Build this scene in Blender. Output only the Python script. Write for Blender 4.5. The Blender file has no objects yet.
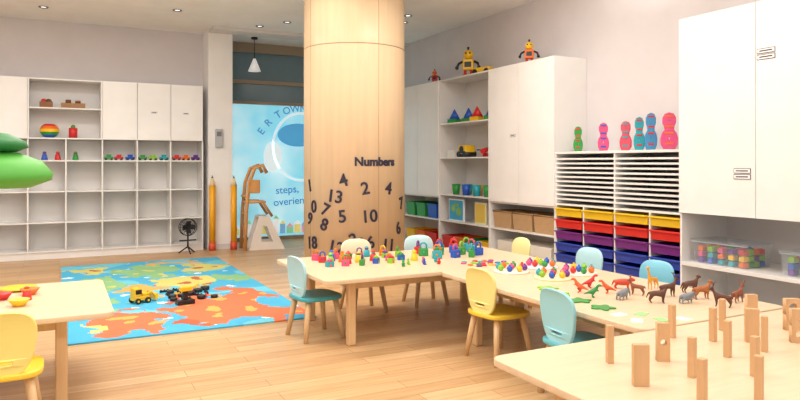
import bpy, bmesh, math, random
from mathutils import Vector, Matrix, noise
random.seed(7)
sc = bpy.context.scene
COL = sc.collection
sc.view_settings.view_transform = 'Standard'
sc.view_settings.look = 'None'

# ---------------------------------------------------------------- materials
def lin(h):
    h = h.lstrip('#')
    out = []
    for i in (0, 2, 4):
        c = int(h[i:i+2], 16) / 255
        out.append(c / 12.92 if c <= .04045 else ((c + .055) / 1.055) ** 2.4)
    return tuple(out)
_m = {}
def mat(h, rough=.5, kind='plain', **k):
    key = (h, rough, kind, tuple(sorted(k.items())))
    if key in _m: return _m[key]
    m = bpy.data.materials.new('mat_%s_%s' % (kind, h.strip('#'))); m.use_nodes = True
    nt = m.node_tree; N = nt.nodes; L = nt.links
    b = N['Principled BSDF']; b.inputs['Roughness'].default_value = rough
    c = lin(h)
    tc = N.new('ShaderNodeTexCoord'); mp = N.new('ShaderNodeMapping')
    L.new(tc.outputs['Object'], mp.inputs['Vector'])
    nz = N.new('ShaderNodeTexNoise'); L.new(mp.outputs[0], nz.inputs['Vector'])
    cr = N.new('ShaderNodeValToRGB'); L.new(nz.outputs['Fac'], cr.inputs[0])
    amp = .03
    nz.inputs['Scale'].default_value = 3
    if kind == 'wood':
        amp = k.get('amp', .10)
        mp.inputs['Scale'].default_value = k.get('s', (2, 30, 30))
        nz.inputs['Scale'].default_value = 1.2; nz.inputs['Detail'].default_value = 5
    if kind == 'wicker':
        amp = .25
        wv = N.new('ShaderNodeTexWave'); wv.inputs['Scale'].default_value = 25; wv.bands_direction = 'Z'
        wv.inputs['Distortion'].default_value = 3
        L.new(mp.outputs[0], wv.inputs['Vector']); L.new(wv.outputs['Fac'], cr.inputs[0])
    cr.color_ramp.elements[0].position = .3; cr.color_ramp.elements[1].position = .7
    cr.color_ramp.elements[0].color = (*[x * (1 - amp) for x in c], 1)
    cr.color_ramp.elements[1].color = (*[min(1, x * (1 + amp)) for x in c], 1)
    L.new(cr.outputs[0], b.inputs['Base Color'])
    if 'emit' in k:
        L.new(cr.outputs[0], b.inputs['Emission Color']); b.inputs['Emission Strength'].default_value = k['emit']
    if 'alpha' in k: b.inputs['Alpha'].default_value = k['alpha']
    if 'metal' in k: b.inputs['Metallic'].default_value = k['metal']
    _m[key] = m
    return m

WHITE = mat('#ebe9e6', .35)
DOORW = mat('#f0eeeb', .3)
INNER = mat('#dedbd8', .45)
BEECH = mat('#dcc3a2', .35, 'wood', amp=.05)
LEGW = mat('#d8b384', .4, 'wood', s=(30, 30, 2), amp=.06)
BLACK = mat('#1c1c1e', .4)
NAVY = mat('#2a2438', .5)

def floor_mat():
    m = bpy.data.materials.new('mat_floor_planks'); m.use_nodes = True
    nt = m.node_tree; N = nt.nodes; L = nt.links; b = N['Principled BSDF']
    tc = N.new('ShaderNodeTexCoord')
    br = N.new('ShaderNodeTexBrick'); br.inputs['Scale'].default_value = 1
    br.inputs['Brick Width'].default_value = 1.1; br.inputs['Row Height'].default_value = .13
    br.inputs['Mortar Size'].default_value = .0022; br.inputs['Mortar Smooth'].default_value = .3
    br.inputs['Color1'].default_value = (*lin('#dcb88a'), 1); br.inputs['Color2'].default_value = (*lin('#c99f70'), 1)
    br.inputs['Mortar'].default_value = (*lin('#a07950'), 1); br.offset = .37
    L.new(tc.outputs['Object'], br.inputs['Vector'])
    mp = N.new('ShaderNodeMapping'); mp.inputs['Scale'].default_value = (1.5, 22, 1); L.new(tc.outputs['Object'], mp.inputs[0])
    nz = N.new('ShaderNodeTexNoise'); nz.inputs['Scale'].default_value = 1.3; nz.inputs['Detail'].default_value = 6
    L.new(mp.outputs[0], nz.inputs['Vector'])
    cr = N.new('ShaderNodeValToRGB'); cr.color_ramp.elements[0].position = .3; cr.color_ramp.elements[1].position = .7
    cr.color_ramp.elements[0].color = (.76, .72, .67, 1); cr.color_ramp.elements[1].color = (1, 1, 1, 1)
    L.new(nz.outputs['Fac'], cr.inputs[0])
    mx = N.new('ShaderNodeMix'); mx.data_type = 'RGBA'; mx.blend_type = 'MULTIPLY'; mx.inputs[0].default_value = 1
    L.new(br.outputs['Color'], mx.inputs[6]); L.new(cr.outputs[0], mx.inputs[7]); L.new(mx.outputs[2], b.inputs['Base Color'])
    b.inputs['Roughness'].default_value = .36
    return m

# ---------------------------------------------------------------- mesh builder
class MB:
    def __init__(s): s.bm = bmesh.new()
    def add(s, tb, mi=0, smooth=False, M=None):
        if M is not None: bmesh.ops.transform(tb, matrix=M, verts=tb.verts[:])
        for f in tb.faces:
            f.material_index = mi; f.smooth = smooth and len(f.verts) <= 4
        me = bpy.data.meshes.new('tmp'); tb.to_mesh(me); tb.free()
        s.bm.from_mesh(me); bpy.data.meshes.remove(me); return s
    def box(s, x0, x1, y0, y1, z0, z1, mi=0, bev=0, M=None):
        tb = bmesh.new(); bmesh.ops.create_cube(tb, size=1)
        for v in tb.verts:
            v.co = Vector(((x0+x1)/2 + v.co.x*(x1-x0), (y0+y1)/2 + v.co.y*(y1-y0), (z0+z1)/2 + v.co.z*(z1-z0)))
        if bev: bmesh.ops.bevel(tb, geom=tb.edges[:], offset=bev, segments=2, affect='EDGES', profile=.5)
        return s.add(tb, mi, False, M)
    def cyl(s, a, b, r1, r2=None, seg=16, mi=0):
        a = Vector(a); b = Vector(b); r2 = r1 if r2 is None else r2
        tb = bmesh.new(); d = b - a
        bmesh.ops.create_cone(tb, cap_ends=True, segments=seg, radius1=r1, radius2=r2, depth=d.length)
        q = Vector((0, 0, 1)).rotation_difference(d.normalized())
        return s.add(tb, mi, True, Matrix.Translation((a+b)/2) @ q.to_matrix().to_4x4())
    def sph(s, c, r, mi=0, u=14, v=9):
        if not hasattr(r, '__len__'): r = (r, r, r)
        tb = bmesh.new(); bmesh.ops.create_uvsphere(tb, u_segments=u, v_segments=v, radius=1)
        return s.add(tb, mi, True, Matrix.Translation(c) @ Matrix.Diagonal((*r, 1)))
    def lathe(s, prof, seg=16, mi=0, c=(0, 0, 0), smooth=True):
        tb = bmesh.new(); rings = []
        for r, z in prof:
            if r < 1e-6: rings.append([tb.verts.new((c[0], c[1], c[2]+z))])
            else: rings.append([tb.verts.new((c[0]+r*math.cos(6.28318*i/seg), c[1]+r*math.sin(6.28318*i/seg), c[2]+z)) for i in range(seg)])
        for A, B in zip(rings, rings[1:]):
            for i in range(seg):
                j = (i+1) % seg
                q = [A[i % len(A)], A[j % len(A)], B[j % len(B)], B[i % len(B)]]
                u = []
                for w in q:
                    if w not in u: u.append(w)
                if len(u) > 2:
                    try: tb.faces.new(u)
                    except ValueError: pass
        return s.add(tb, mi, smooth)
    def tube(s, pts, r, seg=8, mi=0, closed=False):
        pts = [Vector(p) for p in pts]; n = len(pts); tb = bmesh.new(); rings = []
        rr = r if hasattr(r, '__len__') else [r]*n
        up = None
        for i, p in enumerate(pts):
            if closed: t = pts[(i+1) % n] - pts[i-1]
            else: t = pts[min(i+1, n-1)] - pts[max(i-1, 0)]
            t.normalize()
            if up is None: up = t.orthogonal().normalized()
            up = (up - t*up.dot(t)).normalized(); sd = t.cross(up)
            rings.append([tb.verts.new(p + (up*math.cos(6.28318*k/seg) + sd*math.sin(6.28318*k/seg))*rr[i]) for k in range(seg)])
        for i in range(n if closed else n-1):
            A = rings[i]; B = rings[(i+1) % n]
            for k in range(seg): tb.faces.new((A[k], A[(k+1) % seg], B[(k+1) % seg], B[k]))
        if not closed:
            tb.faces.new(rings[0][::-1]); tb.faces.new(rings[-1])
        return s.add(tb, mi, True)
    def poly(s, pts, axis_map, mi=0):
        tb = bmesh.new(); tb.faces.new([tb.verts.new(axis_map(*p)) for p in pts]); return s.add(tb, mi)
    def mesh(s, me, mi=0, M=None, smooth=False):
        tb = bmesh.new(); tb.from_mesh(me); return s.add(tb, mi, smooth, M)
    def open_box(s, x0, x1, y0, y1, z0, z1, t=.008, taper=0, mi=0):
        tb = bmesh.new()
        def ring(i, z, k): return [tb.verts.new(v) for v in ((x0+i+k, y0+i+k, z), (x1-i-k, y0+i+k, z), (x1-i-k, y1-i-k, z), (x0+i+k, y1-i-k, z))]
        A = ring(0, z0, taper); B = ring(0, z1, 0); C = ring(t, z1, 0); D = ring(t, z0+t, taper)
        tb.faces.new(A[::-1])
        for P, Q in ((A, B), (B, C), (C, D)):
            for i in range(4): tb.faces.new((P[i], P[(i+1) % 4], Q[(i+1) % 4], Q[i]))
        tb.faces.new(D)
        return s.add(tb, mi)
    def data(s, name='m'):
        me = bpy.data.meshes.new(name); bmesh.ops.recalc_face_normals(s.bm, faces=s.bm.faces[:]) ; s.bm.to_mesh(me); s.bm.free(); return me

def ob(name, me, mats, parent=None, loc=(0, 0, 0), rot=(0, 0, 0)):
    if isinstance(me, MB): me = me.data(name)
    if not isinstance(mats, (list, tuple)): mats = [mats]
    if not me.materials:
        for m in mats: me.materials.append(m)
    o = bpy.data.objects.new(name, me); COL.objects.link(o)
    o.location = loc; o.rotation_euler = rot
    if parent: o.parent = parent
    return o
def tag(o, label, cat, group=None):
    o['label'] = label; o['category'] = cat
    if group: o['group'] = group
    return o
def thing(name, label, cat, loc=(0, 0, 0), rz=0, group=None):
    e = bpy.data.objects.new(name, None); e.empty_display_size = .1; COL.objects.link(e)
    e.location = loc; e.rotation_euler = (0, 0, rz)
    return tag(e, label, cat, group)
def struct(o): o['kind'] = 'structure'; return o
def recolor(o, i, m):
    o.material_slots[i].link = 'OBJECT'; o.material_slots[i].material = m

def from_obj(o):
    COL.objects.link(o); bpy.context.view_layer.update()
    dg = bpy.context.evaluated_depsgraph_get()
    me = bpy.data.meshes.new_from_object(o.evaluated_get(dg)); me.materials.clear()
    bpy.data.objects.remove(o)
    return me
def plate(outlines, th, bev=0):
    cu = bpy.data.curves.new('c', 'CURVE'); cu.dimensions = '2D'; cu.fill_mode = 'BOTH'
    cu.extrude = th/2 - bev; cu.bevel_depth = bev; cu.bevel_resolution = 2
    for ol in outlines:
        sp = cu.splines.new('POLY'); sp.points.add(len(ol)-1); sp.use_cyclic_u = True
        for p, q in zip(sp.points, ol): p.co = (q[0], q[1], 0, 1)
    return from_obj(bpy.data.objects.new('c', cu))
def text(body, size, ext=.004, bold=0):
    cu = bpy.data.curves.new('t', 'FONT'); cu.body = body; cu.size = size; cu.extrude = ext; cu.offset = bold
    cu.align_x = 'CENTER'; cu.align_y = 'CENTER'; cu.resolution_u = 4
    return from_obj(bpy.data.objects.new('t', cu))
def superell(cx, cy, a, b, e=3, n=32):
    o = []
    for i in range(n):
        t = 6.28318*i/n; c, s_ = math.cos(t), math.sin(t)
        o.append((cx + a*math.copysign(abs(c)**(2/e), c), cy + b*math.copysign(abs(s_)**(2/e), s_)))
    return o
def rrect(x0, x1, y0, y1, r, n=5):
    o = []
    for cx, cy, a0 in ((x1-r, y1-r, 0), (x0+r, y1-r, 90), (x0+r, y0+r, 180), (x1-r, y0+r, 270)):
        for i in range(n+1):
            a = math.radians(a0 + 90*i/n); o.append((cx + r*math.cos(a), cy + r*math.sin(a)))
    return o
STAND = Matrix(((1, 0, 0, 0), (0, 0, -1, 0), (0, 1, 0, 0), (0, 0, 0, 1)))   # xy plate -> xz plate

# ---------------------------------------------------------------- room
CEIL = 3.3; XR = 5.2; YB = 10.5; YG = 10.95
b = MB(); b.box(-4, XR+.0, -3, YG+.1, -.1, 0); struct(ob('floor', b, floor_mat()))
b = MB(); b.box(-4, XR, -3, YG+.1, CEIL, CEIL+.1); struct(ob('ceiling', b, mat('#f8f6f3', .7)))
b = MB(); b.box(1.98, XR, 9.75, 10.07, CEIL-.05, CEIL, bev=.003); struct(ob('trim_2', b, mat('#dedcda', .6)))
WALLM = mat('#d6d1d2', .7)
b = MB(); b.box(XR, XR+.12, -3, YG+.1, 0, CEIL); struct(ob('wall_right', b, WALLM))
b = MB(); b.box(-4.12, -4, -3, YB+.1, 0, CEIL); struct(ob('wall_left', b, WALLM))
b = MB(); b.box(-4, 1.98, YB, YB+.12, 0, CEIL); struct(ob('wall_back', b, WALLM))
b = MB(); b.box(1.98, 2.34, 10.08, YG+.1, 0, CEIL, bev=.004); struct(ob('wall_pillar', b, mat('#f3f1f0', .6)))
b = MB(); b.box(1.97, 2.35, 10.068, 10.08, 0, .08); struct(ob('baseboard_pillar', b, mat('#d8d5d3', .5)))
# glazed screen
FR = mat('#9c8b76', .5); 
b = MB()
for z0, z1 in ((2.28, 2.33), (2.62, 2.68), (3.14, 3.3), (0, .06)): b.box(2.34, XR, YG-.05, YG+.05, z0, z1, bev=.003)
for x in (2.36, 4.2, 5.18): b.box(x-.02, x+.02, YG-.045, YG+.045, .0, 3.2)
struct(ob('trim_1', b, FR))
b = MB(); b.box(2.34, XR, YG+.0, YG+.012, 2.33, 3.14)
struct(ob('window_1', b, mat('#6c8792', .08)))
FILM = bpy.data.materials.new('mat_window_film_glow'); FILM.use_nodes = True
nt = FILM.node_tree; N = nt.nodes; L = nt.links; bs = N['Principled BSDF']
tc = N.new('ShaderNodeTexCoord'); nz = N.new('ShaderNodeTexNoise'); nz.inputs['Scale'].default_value = 1.6
cr = N.new('ShaderNodeValToRGB'); cr.color_ramp.elements[0].position = .35; cr.color_ramp.elements[1].position = .68
cr.color_ramp.elements[0].color = (*lin('#7fcfe8'), 1); cr.color_ramp.elements[1].color = (*lin('#c4edf7'), 1)
L.new(tc.outputs['Object'], nz.inputs['Vector']); L.new(nz.outputs['Fac'], cr.inputs[0])
L.new(cr.outputs[0], bs.inputs['Base Color']); L.new(cr.outputs[0], bs.inputs['Emission Color']); bs.inputs['Emission Strength'].default_value = .6  # film's own glow stands in for light from behind it
bs.inputs['Roughness'].default_value = .2
b = MB(); b.box(2.34, XR, YG-.01, YG-.0, .06, 2.28)
win = struct(ob('window_2', b, FILM))
yf = YG-.016
def flat(name, me, m, x, z, rot=0, y=yf):
    me.transform(Matrix.Translation((x, y, z)) @ Matrix.Rotation(rot, 4, 'Y') @ STAND)
    return ob(name, me, m, win)
PRW = mat('#e4f5fb', .4, emit=.45); PRB = mat('#4f9ccf', .4, emit=.3); PRC = mat('#4fa8dd', .4, emit=.4)  # prints glow with the film, backlight put into their colour
flat('printed_emblem', plate([superell(0, 0, .52, .60, 2, 40), superell(0, 0, .48, .56, 2, 40)], .004), PRW, 3.72, 1.58)
flat('printed_cloud', plate([superell(0, 0, .36, .2, 2, 30)], .004), PRC, 3.66, 1.78)
flat('printed_cloud', plate([superell(0, 0, .16, .26, 2, 30)], .004), PRW, 3.22, 1.40)
for ch, x, z, r in zip('ERTOWN', (3.02, 3.14, 3.31, 3.46, 3.61, 3.76), (1.83, 1.98, 2.12, 2.19, 2.23, 2.235), (-.95, -.8, -.55, -.35, -.18, -.02)):
    flat('printed_letter', text(ch, .17, .002, .002), PRB, x, z, r)
flat('printed_words', text('steps,', .18, .002, .002), PRB, 3.47, .84, -.06)
flat('printed_words', text('overien', .18, .002, .002), PRB, 3.50, .64, -.06)
b = MB()
hx = 2.45
cols = [mat(c, .4, emit=.35) for c in ('#8fd3a6', '#f0e08a', '#e7a6b6', '#ffffff', '#7fb8e0')]  # house prints carry the same imitated backlight
k = 0
while hx < 4.6:
    w = random.uniform(.06, .12); h = random.uniform(.10, .26)
    b.box(hx, hx+w, yf-.002, yf+.002, .1, .1+h, k % 5)
    b.poly([(hx-.01, .1+h), (hx+w+.01, .1+h), (hx+w/2, .17+h)], lambda x, z: (x, yf-.002, z), (k+2) % 5)
    hx += w+.02; k += 1
ob('printed_houses', b, cols, win)

# ---------------------------------------------------------------- column
CX, CY, CR = 3.06, 7.09, .585
colm = thing('column', 'round beech-clad column decorated with dark numbers', 'column', (CX, CY, 0))
b = MB()
seg = 64
b.lathe([(0, 0), (CR, 0), (CR, 2.595)], seg); b.lathe([(CR-.004, 2.595), (CR-.004, 2.605)], seg, 1)
b.lathe([(CR, 2.605), (CR, CEIL), (0, CEIL)], seg)
PHI = math.atan2(-CY, -CX)
for a in (PHI+.47, PHI+.47+2.09, PHI+.47-1.45):
    c, s_ = math.cos(a), math.sin(a)
    b.tube([(CR*c*.999, CR*s_*.999, 0), (CR*c*.999, CR*s_*.999, CEIL)], .0028, 6, 1)
ob('cladding', b, [mat('#e4c8a2', .38, 'wood', s=(14, 14, .8), amp=.05), mat('#b08a62', .6)], colm)
b = MB(); b.lathe([(CR+.012, 0), (CR+.012, .07), (CR, .075)], seg); ob('plinth', b, mat('#c9a27a', .4), colm)
def col_text(body, px, y, size, rot=0, bold=.0):
    me = text(body, size, .005, bold); th0 = math.asin(max(-.97, min(.97, (px-354)/50.)))
    z0 = 1.3 - (y-163)*(7.7-CR*math.cos(th0))/660
    M = Matrix.Rotation(math.radians(rot), 4, 'Z'); me.transform(M)
    for v in me.vertices:
        th = PHI + th0 + v.co.x/CR; r = CR + .004 + v.co.z
        v.co = Vector((r*math.cos(th), r*math.sin(th), z0 + v.co.y))
    ob('lettering', me, NAVY, colm)
col_text('Numbers', 374.5, 162, .13, 0, .005)
for s_, px, y, r in (('1', 312, 186, 15), ('13', 336, 197, -8), ('4', 344, 181, 18), ('2', 364, 189, 10), ('4', 386, 189, -8), ('0', 316, 207, 0),
                     ('9', 312, 219, -15), ('8', 326, 225, -20), ('5', 343, 217, 6), ('10', 368, 217, 4), ('18', 314, 243, 5), ('12', 337, 248, -12),
                     ('16', 365, 244, 8), ('3', 354, 240, 30), ('7', 399, 204, 10), ('11', 386, 246, -6), ('6', 396, 229, 12), ('15', 330, 265, 8), ('7', 327, 210, -24)):
    col_text(s_, px, y, .19, r, .003)

# ---------------------------------------------------------------- cabinets
T = .018
def carcass(mb, uprights, shelves, d, backs, mi=0):
    for x, z0, z1 in uprights: mb.box(x-T/2, x+T/2, 0, d, z0, z1, mi)
    for x0, x1, z in shelves: mb.box(x0+T/2, x1-T/2, .003, d-.004, z-T/2, z+T/2, mi)
    for x0, x1, z0, z1 in backs: mb.box(x0, x1, d-.01, d, z0, z1, 1)
def door(parent, x0, x1, z0, z1, name='door'):
    b = MB(); b.box(x0+.0025, x1-.0025, -.02, -.001, z0+.002, z1-.002, bev=.002)
    return ob(name, b, DOORW, parent)
LBL = [mat('#f4f4f4', .5), mat('#3a3640', .6)]
def label_plate(parent, x, z, w=.1, h=.035):
    b = MB(); b.box(x-w/2, x+w/2, -.024, -.0205, z-h/2, z+h/2, 1)
    b.box(x-w*.47, x+w*.47, -.0255, -.024, z-h*.38, z+h*.38, 0)
    b.box(x-w*.36, x+w*.36, -.0265, -.0255, z-.004, z+.005, 1)
    ob('door_label', b, LBL, parent)

# back wall: cubby units
XS = [-1.74, -1.285, -.83, -.375, .08, .535, .99, 1.445, 1.90]
ox = -1.74
W = 1.9-ox
lx = [x-ox for x in XS]
cub = thing('cubby_shelf', 'white low cubby shelving with three rows of square compartments', 'shelving', (ox, 10.1, 0))
b = MB()
carcass(b, [(x, 0, 1.625) for x in lx], [(lx[i], lx[i+1], z) for i in range(8) for z in (.1, .49, .91, 1.33)], .38, [(0, W, 0, 1.62)])
for i in range(8): b.box(lx[i]+T/2, lx[i+1]-T/2, .02, .035, 0, .09)
ob('body', b, [WHITE, INNER], cub)
def upper(x0, x1, doors, label, shelves=()):
    u = thing('wall_cabinet' if doors else 'open_shelf', label, 'cabinet' if doors else 'shelf', (x0, 10.1, 1.626), 0)
    b = MB(); w = x1-x0; h = .82
    carcass(b, [(T/2, 0, h), (w-T/2, 0, h)], [(0, w, T/2), (0, w, h-T/2)] + [(0, w, z) for z in shelves], .38, [(T/2, w-T/2, T, h-T)])
    ob('body', b, [WHITE, INNER], u)
    if doors:
        n = doors
        for i in range(n): door(u, i*w/n, (i+1)*w/n, 0, h)
    return u
u = upper(-1.74, -.38, 3, 'white upper cabinet with plain doors on the cubby shelving')
upper(-.378, .533, 0, 'white open upper shelf holding pots and boxes', (.42,))
u = upper(.535, 1.9, 3, 'white upper cabinet with three plain doors')
label_plate(u, .68, .40, .08, .02); label_plate(u, 1.12, .40, .08, .02)

# right wall tall units  (local x = 9.2 - Y)
RZ = -math.pi/2
XC = 4.75; D = XR-XC-.002
def R(lx_, ly, z): return (XC+ly, 9.2-lx_, z)
def tall(l0, l1, ndoors, label, shelves, lower, label_x=()):
    u = thing('tall_cabinet', label, 'cabinet', R(l0, 0, 0), RZ)
    w = l1-l0; b = MB(); H = 2.46
    carcass(b, [(T/2, 0, H), (w-T/2, 0, H)], [(0, w, z) for z in [.09, H-T/2]+shelves+lower], D, [(T/2, w-T/2, .09, H)])
    b.box(T, w-T, .03, .045, 0, .08)
    ob('body', b, [WHITE, INNER], u)
    for i in range(ndoors): door(u, i*w/ndoors, (i+1)*w/ndoors, .83, H)
    return u
uA = tall(0, 1.199, 2, 'tall white cabinet with two doors above open bin shelves', [.82], [.50])
uB = tall(1.2, 2.419, 0, 'tall white open shelving filled with toys and bins', [1.84, 1.37, .86], [.50])
uC = tall(2.42, 3.645, 2, 'tall white cabinet with two doors above basket shelves', [.82], [.50])
label_plate(uC, .50, 1.62, .1, .03)

# tray unit
D0 = 3.648; DW = 9.2-3.85-D0
tr = thing('tray_cabinet', 'white cabinet with paper shelves above coloured pull-out trays', 'cabinet', R(D0, 0, 0), RZ)
b = MB(); H = 1.42
carcass(b, [(T/2, 0, H), (DW-T/2, 0, H), (DW/2, .87, H-.02)], [(0, DW, z) for z in (.09, .86)], D, [(T/2, DW-T/2, .09, H-.02)])
b.box(0, DW, -.01, D, H-.025, H, bev=.003)
for j in range(1, 4): b.box(DW*j/4-T/2, DW*j/4+T/2, .003, D-.01, .1, .851)
for j in range(1, 11):
    z = .87 + (H-.03-.87)*j/11
    for x0, x1 in ((T, DW/2-T/2), (DW/2+T/2, DW-T)): b.box(x0, x1, .006, D-.012, z-.009, z+.009)
b.box(T, DW-T, .03, .045, 0, .08)
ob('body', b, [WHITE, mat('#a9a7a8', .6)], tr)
rowc = ['#f0c928', '#e2322c', '#7a2a86', '#2d49b4', '#2d49b4', '#58b04b']
cw = DW/4
tray_me = {}
for r_ in range(6):
    for c_ in range(4):
        hexc = rowc[r_]
        if hexc not in tray_me:
            b = MB(); w = cw-T-.012
            b.open_box(-w/2, w/2, 0, D-.06, 0, .085, .006, .008)
            b.box(-w/2-.0, w/2, -.022, .012, .072, .087, bev=.003)
            me = b.data('drawer'); me.materials.append(mat(hexc, .35)); tray_me[hexc] = me
        o = bpy.data.objects.new('drawer', tray_me[hexc]); COL.objects.link(o); o.parent = tr
        o.location = (cw*(c_+.5), -.012, .737 - r_*.122)
        o['label'] = {'#f0c928': 'yellow', '#e2322c': 'red', '#7a2a86': 'purple', '#2d49b4': 'blue', '#58b04b': 'green'}[hexc] + ' plastic pull-out tray'
# E unit
EX = 4.62; EY = 3.835; EW = 2.06; ED = XR-EX-.002
e_ = thing('tall_cabinet', 'large white wall cabinet with labelled doors over an open counter', 'cabinet', (EX, EY, 0), RZ)
b = MB()
carcass(b, [(T/2, 0, 2.5), (EW-T/2, 0, 2.5)], [(0, EW, z) for z in (.895, 2.49, .09)], ED, [(T/2, EW-T/2, .09, 2.49)])
b.box(T, EW-T, -.005, ED-.01, .45, .48, bev=.002); b.box(T, EW-T, .03, .045, 0, .08)
b.box(EW/2-T/2, EW/2+T/2, .02, ED-.01, .1, .45)
ob('body', b, [WHITE, mat('#dddbda', .5)], e_)
for i in range(3):
    door(e_, EW*i/3, EW*(i+1)/3, .885, 2.5)
for x, z in ((.58, 1.24), (.58, 1.195), (.77, 2.125), (.77, 2.08)): label_plate(e_, x, z, .14, .038)

# ---------------------------------------------------------------- tables
TH = .5
def table(x0, x1, y0, y1, label, ix=.25, iy=.16):
    cx, cy = (x0+x1)/2, (y0+y1)/2; w, d = x1-x0, y1-y0
    t = thing('activity_table', label, 'table', (cx, cy, 0), 0, 'children\'s activity tables')
    me = plate([rrect(-w/2, w/2, -d/2, d/2, .05)], .03, .004); me.transform(Matrix.Translation((0, 0, TH-.015)))
    ob('tabletop', me, BEECH, t)
    ax, ay = w/2-ix, d/2-iy
    b = MB()
    for s_ in (-1, 1):
        b.box(-ax, ax, s_*ay-.01, s_*ay+.01, TH-.10, TH-.031)
        b.box(s_*ax-.01, s_*ax+.01, -ay+.011, ay-.011, TH-.10, TH-.031)
    ob('apron', b, LEGW, t)
    b = MB(); b.box(-.03, .03, -.03, .03, 0, TH-.03, bev=.01)
    lm = b.data('leg'); lm.materials.append(LEGW)
    for sx in (-1, 1):
        for sy in (-1, 1): ob('leg', lm, LEGW, t, (sx*ax, sy*ay, 0))
table(1.6, 3.6, 4.19, 5.35, 'beech activity table covered with small colourful toys')
table(2.49, 3.6, 2.28, 4.18, 'beech activity table holding toy animals and bead boards', .16, .25)
table(1.58, 3.58, 1.1, 2.25, 'beech activity table with standing wooden blocks')
table(-1.75, .26, 3.86, 4.98, 'beech activity table with toy plates near the rug')

# ---------------------------------------------------------------- chairs
CHM = {}
def chair_parts(seat_c, back_c):
    if 'seat' not in CHM:
        me = plate([superell(0, 0, .165, .165, 4)], .028, .008); me.transform(Matrix.Translation((0, 0, .305))); CHM['seat'] = me
        ol = []
        for i in range(36):
            t = 6.28318*i/36; c, s_ = math.cos(t), math.sin(t)
            y = math.copysign(abs(c)**.66, c); z = math.copysign(abs(s_)**.72, s_)
            ol.append((y*(.138+.022*z), .458+.15*z))
        hole = superell(0, .372, .052, .013, 4, 16)
        me = plate([ol, hole], .02, .006)
        for v in me.vertices:
            y, z, x = v.co
            v.co = Vector((-.148 - (z-.3)*.10 + x + .7*y*y, y, z))
        CHM['back'] = me
        b = MB(); b.cyl((0, 0, 0), (-.045, -.045, .292), .017, .023, 12)
        CHM['leg'] = b.data('leg'); CHM['leg'].materials.append(LEGW)
    r = {}
    for k_, c_ in (('seat', seat_c), ('back', back_c)):
        m = CHM[k_].copy(); m.materials.clear(); m.materials.append(mat(c_, .35)); r[k_] = m
    return r
def chair(x, y, rz, seat_c, back_c, label):
    p = chair_parts(seat_c, back_c)
    t = thing('kids_chair', label, 'chair', (x, y, 0), rz, 'children\'s chairs around the tables')
    ob('seat', p['seat'], None, t); ob('backrest', p['back'], None, t)
    for i, (sx, sy) in enumerate(((1, 1), (-1, 1), (-1, -1), (1, -1))):
        ob('leg', CHM['leg'], LEGW, t, (sx*.155, sy*.155, 0), (0, 0, i*math.pi/2))
chair(1.71, 4.70, .12, '#3fa5b2', '#a9dae6', 'small chair with teal seat and pale blue back')
chair(2.61, 3.62, .10, '#ecc93e', '#efe191', 'small chair with yellow seat and pale yellow back')
chair(2.57, 2.80, -.05, '#5fb8c6', '#98d6e2', 'small light blue chair tucked under the animal table')
chair(3.58, 3.30, math.pi, '#6fc4cf', '#7cc4dc', 'small light blue chair on the cabinet side')
chair(3.66, 4.05, math.pi, '#8fcad6', '#b5dfe6', 'small pale blue chair on the cabinet side')
chair(3.62, 4.90, math.pi-.1, '#e8dc8c', '#efe6a4', 'small pale yellow chair on the cabinet side')
chair(2.38, 5.32, -math.pi/2, '#b8604a', '#e9e0c0', 'small chair with red seat and cream back')
chair(3.02, 5.34, -math.pi/2-.1, '#c25048', '#bfe0e6', 'small chair with red seat behind the toy table')
chair(-.24, 3.70, math.pi/2, '#ecc93e', '#ecdf84', 'small chair with yellow seat at the plate table')

# ---------------------------------------------------------------- rug
RX0, RX1, RY0, RY1 = 0.02, 1.92, 5.25, 9.2
nx, ny = 90, 180
blobs = [(1.30, 5.95, .42, .55, 1), (1.62, 5.55, .2, .25, 1), (1.62, 6.5, .18, .4, 1), (.50, 5.85, .28, .42, 1), (.32, 6.5, .12, .35, 3), (.95, 8.35, .35, .5, 3), (1.60, 8.35, .22, .4, 4),
         (.38, 7.7, .22, .5, 3), (1.25, 7.5, .3, .35, 4), (.75, 7.2, .2, .3, 2), (1.7, 7.4, .14, .25, 3), (.3, 8.7, .18, .25, 4), (1.3, 8.9, .3, .12, 2), (.9, 6.6, .14, .2, 5), (.16, 5.6, .1, .2, 4), (1.0, 5.42, .12, .1, 5)]
bm = bmesh.new(); vs = [[bm.verts.new((RX0+(RX1-RX0)*i/nx, RY0+(RY1-RY0)*j/ny, .012)) for j in range(ny+1)] for i in range(nx+1)]
for i in range(nx):
    for j in range(ny):
        f = bm.faces.new((vs[i][j], vs[i+1][j], vs[i+1][j+1], vs[i][j+1]))
        c = f.calc_center_median()
        dx = noise.noise(Vector((c.x*4, c.y*4, 1)))*.30 + noise.noise(Vector((c.x*13, c.y*13, 5)))*.08; dy = noise.noise(Vector((c.x*4, c.y*4, 7)))*.30 + noise.noise(Vector((c.x*13, c.y*13, 9)))*.08
        k = 0
        for bx, by, rx, ry, kk in blobs:
            if ((c.x+dx-bx)/rx)**2 + ((c.y+dy-by)/ry)**2 < 1: k = kk
        n2 = noise.noise(Vector((c.x*7, c.y*7, 3)))
        if k and n2 > .35: k = (k % 5)+1
        if k == 0 and noise.noise(Vector((c.x*2.5, c.y*2.5, 11))) > .15: k = 6
        if k == 0 and noise.noise(Vector((c.x*6, c.y*6, 21))) > .5: k = 7
        f.material_index = k
bd = [e for e in bm.edges if e.is_boundary]
r = bmesh.ops.extrude_edge_only(bm, edges=bd)
for v in r['geom']:
    if isinstance(v, bmesh.types.BMVert): v.co.z = .0005
me = bpy.data.meshes.new('rug'); bm.to_mesh(me); bm.free()
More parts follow.
